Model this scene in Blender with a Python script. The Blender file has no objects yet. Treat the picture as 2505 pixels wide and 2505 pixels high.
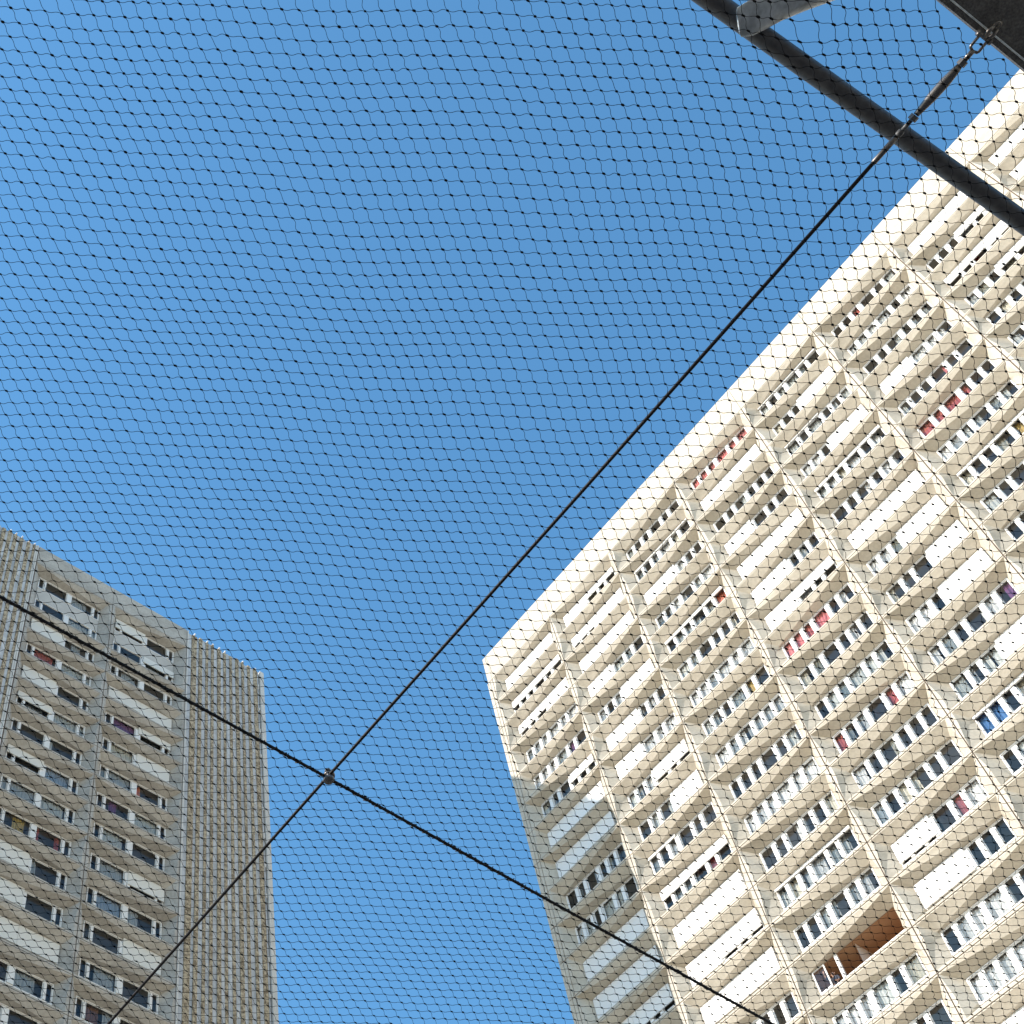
import bpy, bmesh, math, random
import numpy as np
from mathutils import Vector, Matrix

S = bpy.context.scene
COL = S.collection
rnd = random.Random(7)

# ------------------------------------------------------------------ camera
RM = Matrix(((0.54026506, 0.84089755, 0.03170136),
             (-0.69769047, 0.46868265, -0.541816),
             (-0.47046962, 0.27060652, 0.83989907)))       # rows: right, down, forward
EYE = Vector((0, 0, 1.6))
FPX, PPX, PPY, SRC = 3901.647, 386.922, 1621.179, 2505.0
cd = bpy.data.cameras.new('camera')
cd.sensor_fit = 'HORIZONTAL'
cd.sensor_width = 36.0
cd.lens = 36.0 * FPX / SRC
cd.shift_x = (SRC / 2 - PPX) / SRC
cd.shift_y = -(SRC / 2 - PPY) / SRC
cd.clip_start = 0.05
cd.clip_end = 9000
cam = bpy.data.objects.new('camera', cd)
COL.objects.link(cam)
r, d, f = RM[0], RM[1], RM[2]
M3 = Matrix(((r[0], -d[0], -f[0]), (r[1], -d[1], -f[1]), (r[2], -d[2], -f[2])))
cam.matrix_world = Matrix.Translation(EYE) @ M3.to_4x4()
S.camera = cam

# ------------------------------------------------------------------ sky, sun, exposure
SUN = Vector((-0.436, -1.0, 0.629)).normalized()
wd = bpy.data.worlds.new("World")
S.world = wd
wd.use_nodes = True
nt = wd.node_tree
bg = nt.nodes['Background']
sky = nt.nodes.new('ShaderNodeTexSky')
sky.sky_type = 'NISHITA'
sky.sun_disc = False
sky.sun_elevation = math.asin(SUN.z)
sky.sun_rotation = math.atan2(SUN.x, SUN.y)
sky.altitude = 0
sky.air_density = 1.0
sky.dust_density = 0.25
sky.ozone_density = 3.0
tint = nt.nodes.new('ShaderNodeMix')
tint.data_type = 'RGBA'
tint.blend_type = 'MULTIPLY'
tint.inputs['Factor'].default_value = 1.0
geo = nt.nodes.new('ShaderNodeTexCoord')
sep = nt.nodes.new('ShaderNodeSeparateXYZ')
nt.links.new(geo.outputs['Generated'], sep.inputs[0])
rmp = nt.nodes.new('ShaderNodeValToRGB')
rmp.color_ramp.elements[0].position = 0.10
rmp.color_ramp.elements[0].color = (1.12, 1.0, 0.86, 1)
rmp.color_ramp.elements[1].position = 0.62
rmp.color_ramp.elements[1].color = (0.62, 1.0, 1.03, 1)
nt.links.new(sep.outputs['Z'], rmp.inputs[0])
nt.links.new(rmp.outputs[0], tint.inputs['B'])
nt.links.new(sky.outputs[0], tint.inputs['A'])
nt.links.new(tint.outputs['Result'], bg.inputs[0])
bg.inputs[1].default_value = 0.15
sl = bpy.data.lights.new('sun', 'SUN')
sl.energy = 2.9
sl.angle = math.radians(0.53)
sl.color = (1.0, 0.90, 0.79)
so = bpy.data.objects.new('sun', sl)
so.rotation_euler = SUN.to_track_quat('Z', 'Y').to_euler()
so.location = (-60, -60, 160)
COL.objects.link(so)
S.view_settings.view_transform = 'Standard'
S.view_settings.look = 'None'
S.view_settings.exposure = 1.15
S.view_settings.gamma = 1.0
S.view_settings.use_curve_mapping = False
S.cycles.max_bounces = 10
S.cycles.diffuse_bounces = 5
S.cycles.transparent_max_bounces = 24


# ------------------------------------------------------------------ helpers
def tag(o, label=None, cat=None, group=None, kind=None):
    if label: o['label'] = label
    if cat: o['category'] = cat
    if group: o['group'] = group
    if kind: o['kind'] = kind
    return o


def thing(name, loc, label, cat, group=None):
    o = bpy.data.objects.new(name, None)
    o.location = loc
    COL.objects.link(o)
    return tag(o, label, cat, group)


class MB:
    """collects quads / boxes / tubes and builds one mesh object"""
    def __init__(s):
        s.v, s.f, s.m = [], [], []

    def face(s, pts, m=0):
        n = len(s.v)
        s.v += [tuple(p) for p in pts]
        s.f.append(tuple(range(n, n + len(pts))))
        s.m.append(m)

    def box(s, x0, x1, y0, y1, z0, z1, m=0, T=None):
        c = [(x0, y0, z0), (x1, y0, z0), (x1, y1, z0), (x0, y1, z0),
             (x0, y0, z1), (x1, y0, z1), (x1, y1, z1), (x0, y1, z1)]
        if T: c = [T(*p) for p in c]
        n = len(s.v)
        s.v += [tuple(p) for p in c]
        for q in ((0, 3, 2, 1), (4, 5, 6, 7), (0, 1, 5, 4), (1, 2, 6, 5), (2, 3, 7, 6), (3, 0, 4, 7)):
            s.f.append(tuple(n + k for k in q))
            s.m.append(m)

    def tube(s, pts, rad, seg=12, m=0, cap=True):
        pts = [Vector(p) for p in pts]
        if not isinstance(rad, (list, tuple)): rad = [rad] * len(pts)
        n0 = len(s.v)
        t = (pts[1] - pts[0]).normalized()
        a = t.orthogonal().normalized()
        for k, p in enumerate(pts):
            t = (pts[min(k + 1, len(pts) - 1)] - pts[max(k - 1, 0)]).normalized()
            a = (a - t * a.dot(t)).normalized()
            b = t.cross(a)
            for i in range(seg):
                w = 2 * math.pi * i / seg
                s.v.append(tuple(p + (a * math.cos(w) + b * math.sin(w)) * rad[k]))
        for k in range(len(pts) - 1):
            for i in range(seg):
                j = (i + 1) % seg
                s.f.append((n0 + k * seg + i, n0 + k * seg + j, n0 + (k + 1) * seg + j, n0 + (k + 1) * seg + i))
                s.m.append(m)
        if cap:
            s.f.append(tuple(n0 + i for i in reversed(range(seg)))); s.m.append(m)
            e = n0 + (len(pts) - 1) * seg
            s.f.append(tuple(e + i for i in range(seg))); s.m.append(m)

    def torus(s, c, ax, R, r, n=24, seg=8, m=0, a0=0, a1=2 * math.pi):
        ax = Vector(ax).normalized()
        u = ax.orthogonal().normalized()
        w = ax.cross(u)
        pts = [Vector(c) + (u * math.cos(a0 + (a1 - a0) * k / n) + w * math.sin(a0 + (a1 - a0) * k / n)) * R for k in range(n + 1)]
        s.tube(pts, r, seg, m, cap=False)

    def build(s, name, mats, parent=None, smooth=False):
        me = bpy.data.meshes.new(name)
        me.from_pydata(s.v, [], s.f)
        mats = mats if isinstance(mats, (list, tuple)) else [mats]
        for m in mats: me.materials.append(m)
        if len(mats) > 1: me.polygons.foreach_set('material_index', s.m)
        if smooth: me.polygons.foreach_set('use_smooth', [True] * len(s.f))
        me.update()
        o = bpy.data.objects.new(name, me)
        COL.objects.link(o)
        if parent:
            o.parent = parent
            pw = parent.matrix_world if parent.type != 'EMPTY' else Matrix.Translation(parent.location)
            o.matrix_parent_inverse = pw.inverted()
        return o


# ------------------------------------------------------------------ materials
def mat(name, col, rough=0.8, metal=0.0, spec=0.5):
    m = bpy.data.materials.new(name)
    m.use_nodes = True
    b = m.node_tree.nodes['Principled BSDF']
    b.inputs['Base Color'].default_value = (*col, 1)
    b.inputs['Roughness'].default_value = rough
    b.inputs['Metallic'].default_value = metal
    b.inputs['Specular IOR Level'].default_value = spec
    return m


def noisy(name, c0, c1, scale=1.0, stretch=(1, 1, 1), rough=0.85, detail=6, lo=0.35, hi=0.65, bump=0.0, bscale=None, metal=0.0, spots=None, spec=0.4):
    """two-tone noise over real surface coordinates, optional fine speckle and bump"""
    m = mat(name, c0, rough, metal, spec)
    t = m.node_tree
    N = t.nodes
    b = N['Principled BSDF']
    tc = N.new('ShaderNodeNewGeometry')
    mp = N.new('ShaderNodeMapping')
    mp.inputs['Scale'].default_value = stretch
    t.links.new(tc.outputs['Position'], mp.inputs[0])
    nz = N.new('ShaderNodeTexNoise')
    nz.inputs['Scale'].default_value = scale
    nz.inputs['Detail'].default_value = detail
    t.links.new(mp.outputs[0], nz.inputs['Vector'])
    rp = N.new('ShaderNodeValToRGB')
    rp.color_ramp.elements[0].position = lo
    rp.color_ramp.elements[1].position = hi
    rp.color_ramp.elements[0].color = (*c0, 1)
    rp.color_ramp.elements[1].color = (*c1, 1)
    t.links.new(nz.outputs['Fac'], rp.inputs[0])
    out = rp.outputs[0]
    if spots:
        n2 = N.new('ShaderNodeTexNoise')
        n2.inputs['Scale'].default_value = spots[0]
        n2.inputs['Detail'].default_value = 3
        t.links.new(tc.outputs['Position'], n2.inputs['Vector'])
        r2 = N.new('ShaderNodeValToRGB')
        r2.color_ramp.elements[0].position = 0.38
        r2.color_ramp.elements[1].position = 0.62
        a = spots[1]
        r2.color_ramp.elements[0].color = (1 - a, 1 - a, 1 - a, 1)
        r2.color_ramp.elements[1].color = (1 + a, 1 + a, 1 + a, 1)
        t.links.new(n2.outputs['Fac'], r2.inputs[0])
        mx = N.new('ShaderNodeMix')
        mx.data_type = 'RGBA'
        mx.blend_type = 'MULTIPLY'
        mx.inputs['Factor'].default_value = 1
        t.links.new(out, mx.inputs['A'])
        t.links.new(r2.outputs[0], mx.inputs['B'])
        out = mx.outputs['Result']
    t.links.new(out, b.inputs['Base Color'])
    if bump:
        nb = N.new('ShaderNodeTexNoise')
        nb.inputs['Scale'].default_value = bscale or scale * 6
        nb.inputs['Detail'].default_value = 5
        t.links.new(tc.outputs['Position'], nb.inputs['Vector'])
        bp = N.new('ShaderNodeBump')
        bp.inputs['Strength'].default_value = bump
        bp.inputs['Distance'].default_value = 0.02
        t.links.new(nb.outputs['Fac'], bp.inputs['Height'])
        t.links.new(bp.outputs[0], b.inputs['Normal'])
    return m


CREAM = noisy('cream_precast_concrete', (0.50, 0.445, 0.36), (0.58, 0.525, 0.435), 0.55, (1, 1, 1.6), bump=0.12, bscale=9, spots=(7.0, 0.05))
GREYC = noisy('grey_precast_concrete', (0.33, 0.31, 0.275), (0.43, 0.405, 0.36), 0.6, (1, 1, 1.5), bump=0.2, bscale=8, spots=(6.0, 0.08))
JOINT = mat('joint_mortar', (0.13, 0.09, 0.065), 0.95)
AGG = noisy('exposed_aggregate', (0.17, 0.125, 0.075), (0.47, 0.385, 0.265), 5.5, (1, 1, 0.8), bump=0.9, bscale=10, detail=4, lo=0.38, hi=0.62, spots=(13.0, 0.25))
SMOOTHC = noisy('smooth_grey_concrete', (0.36, 0.375, 0.39), (0.52, 0.53, 0.54), 1.2, (2, 2, .35), bump=0.15, spots=(2.0, 0.12))  # bluish cast of the skylight is put into this grey
LIGHTC = noisy('pale_corner_concrete', (0.52, 0.50, 0.46), (0.60, 0.58, 0.54), 0.8)
PVC = mat('white_window_frame', (0.80, 0.80, 0.79), 0.35)
OLDW = mat('off_white_window_frame', (0.70, 0.69, 0.66), 0.45)
ROOM = mat('room_plaster', (0.72, 0.69, 0.65), 0.9)
BROWN = noisy('brown_loggia_paint', (0.40, 0.235, 0.13), (0.46, 0.28, 0.16), 1.2)
GREYPANEL = noisy('grey_infill_panel', (0.44, 0.42, 0.385), (0.49, 0.47, 0.43), 1.5)
ROOF = mat('roof_felt', (0.12, 0.12, 0.12), 0.9)


def slat_mat(name, col):
    m = mat(name, col, 0.5)
    t = m.node_tree
    g = t.nodes.new('ShaderNodeNewGeometry')
    w = t.nodes.new('ShaderNodeTexWave')
    w.bands_direction = 'Z'
    w.inputs['Scale'].default_value = 5.5
    t.links.new(g.outputs['Position'], w.inputs['Vector'])
    bp = t.nodes.new('ShaderNodeBump')
    bp.inputs['Strength'].default_value = 0.35
    bp.inputs['Distance'].default_value = 0.01
    t.links.new(w.outputs['Fac'], bp.inputs['Height'])
    t.links.new(bp.outputs[0], t.nodes['Principled BSDF'].inputs['Normal'])
    return m


SHUT = slat_mat('white_shutter', (0.80, 0.79, 0.77))
SHUTC = slat_mat('cream_shutter', (0.66, 0.64, 0.58))


def glass_mat():
    m = bpy.data.materials.new('window_glass')
    m.use_nodes = True
    t = m.node_tree
    t.nodes.remove(t.nodes['Principled BSDF'])
    tr = t.nodes.new('ShaderNodeBsdfTransparent')
    tr.inputs[0].default_value = (0.95, 0.955, 0.94, 1)
    gl = t.nodes.new('ShaderNodeBsdfGlossy')
    gl.inputs['Roughness'].default_value = 0.02
    fr = t.nodes.new('ShaderNodeFresnel')
    fr.inputs[0].default_value = 1.62
    mx = t.nodes.new('ShaderNodeMixShader')
    t.links.new(fr.outputs[0], mx.inputs[0])
    t.links.new(tr.outputs[0], mx.inputs[1])
    t.links.new(gl.outputs[0], mx.inputs[2])
    t.links.new(mx.outputs[0], t.nodes['Material Output'].inputs[0])
    return m


GLASS = glass_mat()
CUR = {}
for k, c in dict(white=(.80, .80, .80), grey=(.50, .53, .55), blue=(.40, .48, .58), red=(.52, .14, .12), pink=(.75, .28, .28),
                 purple=(.25, .11, .26), yellow=(.62, .45, .14), brown=(.26, .13, .08), cream=(.72, .68, .58),
                 orange=(.75, .25, .12), reflection_blue=(.12, .27, .55), lace=(.62, .64, .63), green=(.35, .45, .25)).items():
    CUR[k] = mat(k + '_curtain', c, 0.9)
STEEL = mat('stainless_steel', (0.16, 0.15, 0.145), 0.38, 0.85)
DARKST = noisy('dark_painted_steel', (0.070, 0.070, 0.073), (0.095, 0.094, 0.096), 20, rough=0.5, spots=(60, .12))
ROUGHST = noisy('dark_rough_steel', (0.085, 0.081, 0.077), (0.13, 0.125, 0.118), 30, rough=0.75, bump=0.4, bscale=120, spots=(140, .25))
GALV = noisy('galvanised_steel', (0.40, 0.44, 0.46), (0.62, 0.66, 0.68), 14, (1, 1, 1), rough=0.42, metal=0.35, spots=(50, .15), bump=0.1, bscale=60)
WIRE = mat('dark_wire_rope', (0.016, 0.014, 0.014), 0.6, 0, .15)
LASH = mat('black_lashing_cord', (0.020, 0.020, 0.020), 0.8)
NETM = mat('black_nylon_cord', (0.008, 0.008, 0.009), 0.8, 0, .1)
SKIN = mat('skin', (0.55, 0.33, 0.24), 0.6)
HAIR = mat('dark_hair', (0.03, 0.022, 0.018), 0.7)
SHIRT = mat('dark_blue_shirt', (0.05, 0.055, 0.075), 0.9)
TROU = mat('dark_trousers', (0.04, 0.04, 0.045), 0.9)

# ------------------------------------------------------------------ ground
g = MB()
g.face([(-4000, -4000, 0), (4000, -4000, 0), (4000, 4000, 0), (-4000, 4000, 0)])
GROUND = noisy('beige_paving', (0.37, 0.30, 0.215), (0.45, 0.37, 0.275), 0.25, spots=(2.5, .1))
tag(g.build('ground', GROUND), kind='structure')
g = MB()  # unseen dark patch, added to keep warm bounce off the steel undersides
g.face([(-13, -16, .004), (11, -16, .004), (11, 24, .004), (-13, 24, .004)])
tag(g.build('added_dark_ground', noisy('added_dark_asphalt', (0.035, 0.037, 0.040), (0.060, 0.062, 0.066), 2.0, spots=(90, .2))), kind='structure')

# ------------------------------------------------------------------ precast facade modules
H = 2.8
TL, BR_ = 0.49, 1.955          # head and visible foot of the window, below the upper joint
DEP = 0.70                    # window plane behind the face
SIDE = 0.635                  # half pier
G = 0.028                     # half joint
ST = 0.085                    # lip under a joint
LIP = 2.66                    # top of the lip above the next joint
QD, QV, QU = 0.52, 0.55, 0.60
CREASE = ((0, .52, .55), (.125, .435, .515), (.25, .35, .48), (.375, .275, .43), (.5, .20, .38), (.625, .135, .325), (.75, .08, .265), (.875, .035, .18), (1, 0, .085))   # share of the bay, depth, drop


def lerp(a, b, t): return tuple(a[k] + (b[k] - a[k]) * t for k in range(len(a)))


def side_faces(mb, T, W, kind, top0, foot, lip, bot, mirror):
    """pier face + jamb on the left side of a bay. kind 'A': whole at the top, apex at the bottom; 'B': apex at the top;
    'N': plain. T(u,d,v); mirror flips u"""
    def P(u, d, v): return T(W - u if mirror else u, d, v)
    head = TL + top0
    if kind == 'A':
        rid = [(QU, QD, QV + top0)]
        for vv, uu in ((0.17, 0.42), (0.38, 0.28), (0.60, 0.165), (0.82, 0.085), (1.0, G)):
            v = QV + top0 + (lip - QV - top0) * vv
            rid.append((uu, QD * (1 - vv) ** 1.1, v))
    elif kind == 'B':
        rid = [(G, 0, ST + top0)]
        fv = foot - 0.03
        for t in (0.25, 0.5, 0.75, 1.0):
            rid.append((G + (QU - G) * t, QD * t, ST + top0 + (fv - ST - top0) * t))
    else:
        rid = [(SIDE - .12, 0.0, ST + top0), (SIDE - .12, 0.0, lip)]
    # jamb
    v0, v1 = rid[0][2], rid[-1][2]
    win = [(SIDE, DEP, head + (foot - head) * (p[2] - v0) / (v1 - v0)) for p in rid]
    for k in range(len(rid) - 1):
        mb.face([P(*rid[k]), P(*win[k]), P(*win[k + 1])])
        mb.face([P(*rid[k]), P(*win[k + 1]), P(*rid[k + 1])])
    # pier face
    F = lambda u: max(G, min(0.20, u * 0.45))
    fl = [(F(p[0]), 0, p[2]) for p in rid]
    for k in range(len(rid) - 1):
        mb.face([P(G, 0, rid[k][2]), P(*fl[k]), P(*fl[k + 1]), P(G, 0, rid[k + 1][2])])
        mb.face([P(*fl[k]), P(*rid[k]), P(*rid[k + 1]), P(*fl[k + 1])])
    if kind == 'A':
        mb.face([P(G, 0, top0 + ST), P(F(QU), 0, top0 + ST), P(*fl[0]), P(G, 0, rid[0][2])])
        mb.face([P(F(QU), 0, top0 + ST), P(*rid[0]), P(*fl[0])])
    if kind == 'B':
        e = rid[-1]
        mb.face([P(G, 0, e[2]), P(*fl[-1]), P(F(QU), 0, lip), P(G, 0, lip)])
        mb.face([P(*fl[-1]), P(*e), P(F(QU), 0, lip)])
    return rid, fl


def module(mb, T, W, typ, h=H, plain=False):
    """one precast module between two pier joints and two floor joints; typ 'A' or 'B' (mirror images)"""
    foot, lip = h - (H - BR_), h - (H - LIP)
    lk, rk = ('A', 'B') if typ == 'A' else ('B', 'A')
    rl, fl = side_faces(mb, T, W, lk, 0.0, foot, lip, h, False)
    rr, fr = side_faces(mb, T, W, rk, 0.0, foot, lip, h, True)
    mir = lambda p: (W - p[0], p[1], p[2])
    # strip under the joint and lip above the next one
    mb.face([T(G, 0, G), T(W - G, 0, G), T(W - G, 0, ST), T(G, 0, ST)])
    mb.face([T(G, 0, lip), T(W - G, 0, lip), T(W - G, 0, h - G), T(G, 0, h - G)])
    # returns into the joints
    for a, b in (((G, G), (W - G, G)), ((W - G, G), (W - G, h - G)), ((W - G, h - G), (G, h - G)), ((G, h - G), (G, G))):
        mb.face([T(a[0], 0, a[1]), T(b[0], 0, b[1]), T(b[0], .07, b[1]), T(a[0], .07, a[1])])
    # head: front wedge + soffit
    m = (lambda p: p) if typ == 'A' else mir
    q = m((QU, QD, QV))
    a0 = m((min(0.20, QU * .45), 0, ST))
    ap = m((W - G, 0, ST))
    tl, tr = m((SIDE, DEP, TL)), m((W - SIDE, DEP, TL))
    n = len(CREASE) - 1
    cr = [(q[0] + (ap[0] - q[0]) * t, dd_, vv_) for t, dd_, vv_ in CREASE]
    for k in range(n):          # front wedge, then the soffit behind its crease
        c0, c1 = cr[k], cr[k + 1]
        e0, e1 = lerp(a0, ap, k / n), lerp(a0, ap, (k + 1) / n)
        mb.face([T(*c0), T(*c1), T(*e1), T(*e0)] if k < n - 1 else [T(*c0), T(*c1), T(*e0)])
        h0, h1 = lerp(tl, tr, k / n), lerp(tl, tr, (k + 1) / n)
        mb.face([T(*c0), T(*h0), T(*h1)])
        mb.face([T(*c0), T(*h1), T(*c1)])
    # sill
    bl, br = (SIDE, DEP, foot), (W - SIDE, DEP, foot)
    L0 = (fl[-1] if lk == 'A' else None)
    pl = (G, 0, lip) if lk == 'A' else (0.20, 0, lip)
    pr = (W - G, 0, lip) if rk == 'A' else (W - 0.20, 0, lip)
    mb.face([T(*pl), T(*pr), T(*br), T(*bl)])
    if lk == 'B': mb.face([T(*pl), T(*bl), T(*rl[-1])])
    if rk == 'B': mb.face([T(*pr), T(*br), T(*mir(rr[-1]))])


# window geometry -------------------------------------------------
PANES_R = [(.012, .118), (.163, .268), (.318, .412), (.468, .640), (.690, .788), (.836, .988)]
PANES_M = [(1 - b, 1 - a) for a, b in reversed(PANES_R)]
PANES_L = [(.014, .088), (.122, .462), (.538, .878), (.912, .986)]
PVCB = None


class Win:
    def __init__(s, T, W, panes, split, L, R, curtains, foot, shut, head=TL, frame=PVC, sash=None):
        s.T, s.W = T, W
        s.panes, s.split, s.L, s.R, s.cur, s.foot, s.shut, s.head, s.frame, s.sash = panes, split, L, R, curtains, foot, shut, head, frame, sash

    def u(s, t): return SIDE + (s.W - 2 * SIDE) * t

    def frame_mb(s, mb, m=0):
        T, u = s.T, s.u
        v0, v1 = s.head + .012, s.foot - .004
        eps = .004
        mb.box(SIDE + eps, s.W - SIDE - eps, DEP - .05, DEP + .05, v0, v0 + .05, m, T)
        mb.box(SIDE + eps, s.W - SIDE - eps, DEP - .055, DEP + .05, v1 - .085, v1, m, T)
        xs = [0.0] + [x for p in s.panes for x in p] + [1.0]
        for k in range(0, len(xs), 2):
            a, b = u(xs[k]), u(xs[k + 1])
            if k == 0: a += eps
            if k == len(xs) - 2: b -= eps
            wide = (b - a) > .1
            if wide:
                mb.box(a, b, DEP - .01, DEP + .045, v0 + .052, v0 + .238, m, T)
                mb.box(a, b, DEP - .115, DEP + .045, v0 + .24, v1 - .087, m, T)
            else:
                mb.box(a, b, DEP - .045, DEP + .045, v0 + .052, v1 - .087, m, T)
        # sash rims
        for k, (a, b) in enumerate(s.panes):
            ua, ub = u(a) + .001, u(b) - .001
            w = .035
            mb.box(ua, ub, DEP + .005, DEP + .035, v0 + .052, v0 + .052 + w, m, T)
            mb.box(ua, ub, DEP + .005, DEP + .035, v1 - .087 - w, v1 - .087, m, T)
            mb.box(ua, ua + w, DEP + .005, DEP + .035, v0 + .054 + w, v1 - .089 - w, m, T)
            mb.box(ub - w, ub, DEP + .005, DEP + .035, v0 + .054 + w, v1 - .089 - w, m, T)

    def pane_mb(s, mb, m=0, skip=()):
        v0, v1 = s.head + .09, s.foot - .12
        for k, (a, b) in enumerate(s.panes):
            if k in skip: continue
            ua, ub = s.u(a) + .03, s.u(b) - .03
            t1, t2 = rnd.uniform(-.008, .008), rnd.uniform(-.006, .006)
            mb.face([s.T(ua, DEP + .02 + t1, v0), s.T(ua, DEP + .02 - t2, v1), s.T(ub, DEP + .02 - t1, v1), s.T(ub, DEP + .02 + t2, v0)], m)

    def shut_mb(s, mb, side, m=0):
        drop = s.L if side == 'L' else s.R
        if drop <= 0: return False
        a, b = (0, s.split) if side == 'L' else (s.split, 1)
        ua, ub = s.u(a) + .008, s.u(b) - .008
        v0 = s.head + .015
        v1 = v0 + (s.foot - .10 - v0) * drop if drop < .995 else s.foot - .03
        mb.box(ua, ub, DEP - .165, DEP - .120, v0, v1, m, s.T)
        mb.box(ua, ub, DEP - .175, DEP - .116, v1, v1 + .035, m, s.T)
        return True

    def cur_mb(s, mb, a, b, m=0, drop=1.0):
        ua, ub = s.u(a), s.u(b)
        n = max(8, int((ub - ua) / .035))
        v0, v1 = s.head + .06, s.head + .06 + (s.foot - s.head - .1) * drop
        ph = rnd.uniform(0, 6)
        pr = None
        for k in range(n + 1):
            t = k / n
            uu = ua + (ub - ua) * t
            dd = DEP + .17 + .035 * math.sin(uu * 34 + ph) + .02 * math.sin(uu * 13 + 2 * ph)
            if pr: mb.face([s.T(pr[0], pr[1], v0), s.T(uu, dd, v0), s.T(uu + .01, dd + .01, v1), s.T(pr[0] + .01, pr[1] + .01, v1)], m)
            pr = (uu, dd)


def window_part(w, root, label=None, skip=()):
    fm = MB(); w.frame_mb(fm)
    wo = fm.build('window', w.frame, root)
    if label: wo['label'] = label
    gm = MB(); w.pane_mb(gm, 0, skip)
    gm.build('pane', GLASS, wo)
    for sd in 'LR':
        sm = MB()
        if w.shut_mb(sm, sd): sm.build('shutter', w.shut, wo)
    for (a, b, c) in w.cur:
        cm = MB(); w.cur_mb(cm, a, b)
        cm.build('curtain', CUR[c], wo, smooth=True)
    return wo


def project(p):
    v = Vector(p) - EYE
    z = f.dot(v)
    if z < .1: return None
    return PPX + FPX * r.dot(v) / z, PPY + FPX * d.dot(v) / z


def window_area(w):
    q = [project(w.T(*c)) for c in ((SIDE, DEP, TL), (w.W - SIDE, DEP, TL), (w.W - SIDE, DEP, w.foot), (SIDE, DEP, w.foot))]
    if any(p is None for p in q): return 0
    # clipped polygon area (Sutherland-Hodgman against the frame)
    for ax, lim, sg in ((0, 0, 1), (0, SRC, -1), (1, 0, 1), (1, SRC, -1)):
        out = []
        for k in range(len(q)):
            p1, p2 = q[k], q[(k + 1) % len(q)]
            i1, i2 = (p1[ax] - lim) * sg >= 0, (p2[ax] - lim) * sg >= 0
            if i1: out.append(p1)
            if i1 != i2:
                t = (lim - p1[ax]) / (p2[ax] - p1[ax])
                out.append((p1[0] + (p2[0] - p1[0]) * t, p1[1] + (p2[1] - p1[1]) * t))
        q = out
        if not q: return 0
    return abs(sum(q[k][0] * q[(k + 1) % len(q)][1] - q[(k + 1) % len(q)][0] * q[k][1] for k in range(len(q)))) / 2


# ================================================================== right tower (sunlit)
X0, Y0, Z0, W = -46.641, 50.214, 95.125, 6.096
NB, NR = 11, 33                       # bays 1..11, storeys 1..33


def TR(i, j):
    return lambda u, dd, v: (X0 + i * W + u, Y0 + dd, Z0 - (j - 1) * H - v)


XL, XR = -41.06, X0 + (NB + 1) * W
PARA = 3.03
towR = thing('apartment_tower', (X0 + 6 * W, Y0 + 7, 0), 'sunlit cream concrete apartment tower with deep angular window bays on the right', 'apartment tower')
fac = MB()
for i in range(1, NB + 1):
    for j in range(1, NR + 1):
        module(fac, TR(i, j), W, 'A' if (i + j) % 2 == 0 else 'B')
# base storey
fac.box(X0 + W, XR, Y0, Y0 + .3, 0, Z0 - NR * H - G)
# left edge pier: two narrow facings with joints
z_low = Z0 - NR * H
for j in range(0, NR):
    zt, zb = Z0 - j * H - G, Z0 - (j + 1) * H + G
    fac.box(XL, -40.80, Y0 + .0, Y0 + .35, zb, zt)
    fac.box(-40.77, X0 + W - G, Y0 + .012, Y0 + .35, zb, zt)
fac.build('facade', CREAM, towR)
bk = MB()                             # recessed mortar behind the joints
for i in range(1, NB + 2):
    x = X0 + i * W
    bk.box(x - .05, x + .05, Y0 + .045, Y0 + .12, z_low, Z0 + PARA - .05)
for j in range(0, NR + 1):
    z = Z0 - j * H
    bk.box(-40.9, XR - .06, Y0 + .05, Y0 + .11, z - .05, z + .05)
bk.box(-40.82, -40.75, Y0 + .05, Y0 + .12, z_low, Z0 + PARA - .06)
bk.build('joint', JOINT, towR)
par = MB()
for i in range(1, NB + 1):
    a, b = X0 + i * W + .012, X0 + (i + 1) * W - .012
    par.box(a, b, Y0, Y0 + .3, Z0 + G, Z0 + PARA)
par.box(XL + .10, X0 + W - .012, Y0, Y0 + .3, Z0 + G, Z0 + PARA - .02)
par.build('parapet', CREAM, towR)
sh = MB()
sh.box(XL, XL + .25, Y0 + .36, Y0 + 14, 0, Z0 + PARA - .06)
sh.box(XR - .25, XR, Y0 + .36, Y0 + 14, 0, Z0 + PARA - .06)
sh.box(XL + .252, XR - .252, Y0 + 13.75, Y0 + 14, 0, Z0 + PARA - .06)
sh.build('wall', CREAM, towR)
rf = MB()
rf.box(XL + .254, XR - .254, Y0 + .31, Y0 + 13.74, Z0 + .6, Z0 + .8)
rf.build('roof', ROOF, towR)


def interior(root, T, i0, i1, j0, j1, w, wl, holes=()):
    mb = MB()
    for j in range(j0, j1 + 1):
        a, b = T(i0, j), T(i1, j)
        mb.face([a(0, DEP + .06, 2.68), b(w, DEP + .06, 2.68), b(w, 4.0, 2.68), a(0, 4.0, 2.68)])
        mb.face([a(0, DEP + .06, .36), b(w, DEP + .06, .36), b(w, 4.0, .36), a(0, 4.0, .36)])
    a, b = T(i0, j0), T(i1, j0)
    bot = (j1 - j0 + 1) * H
    mb.face([a(0, 4.0, 0), b(w, 4.0, 0), b(w, 4.0, bot), a(0, 4.0, bot)])
    for i in range(i0, i1 + 2):
        t = T(i, j0)
        for du in ((.06, w / 2) if i <= i1 else (.06,)):
            mb.face([t(du - .06, DEP + .2, .2), t(du - .06, 4.0, .2), t(du - .06, 4.0, bot), t(du - .06, DEP + .2, bot)])
    return mb.build('room', ROOM, root)


interior(towR, TR, 1, NB, 1, NR, W, 0)

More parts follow.
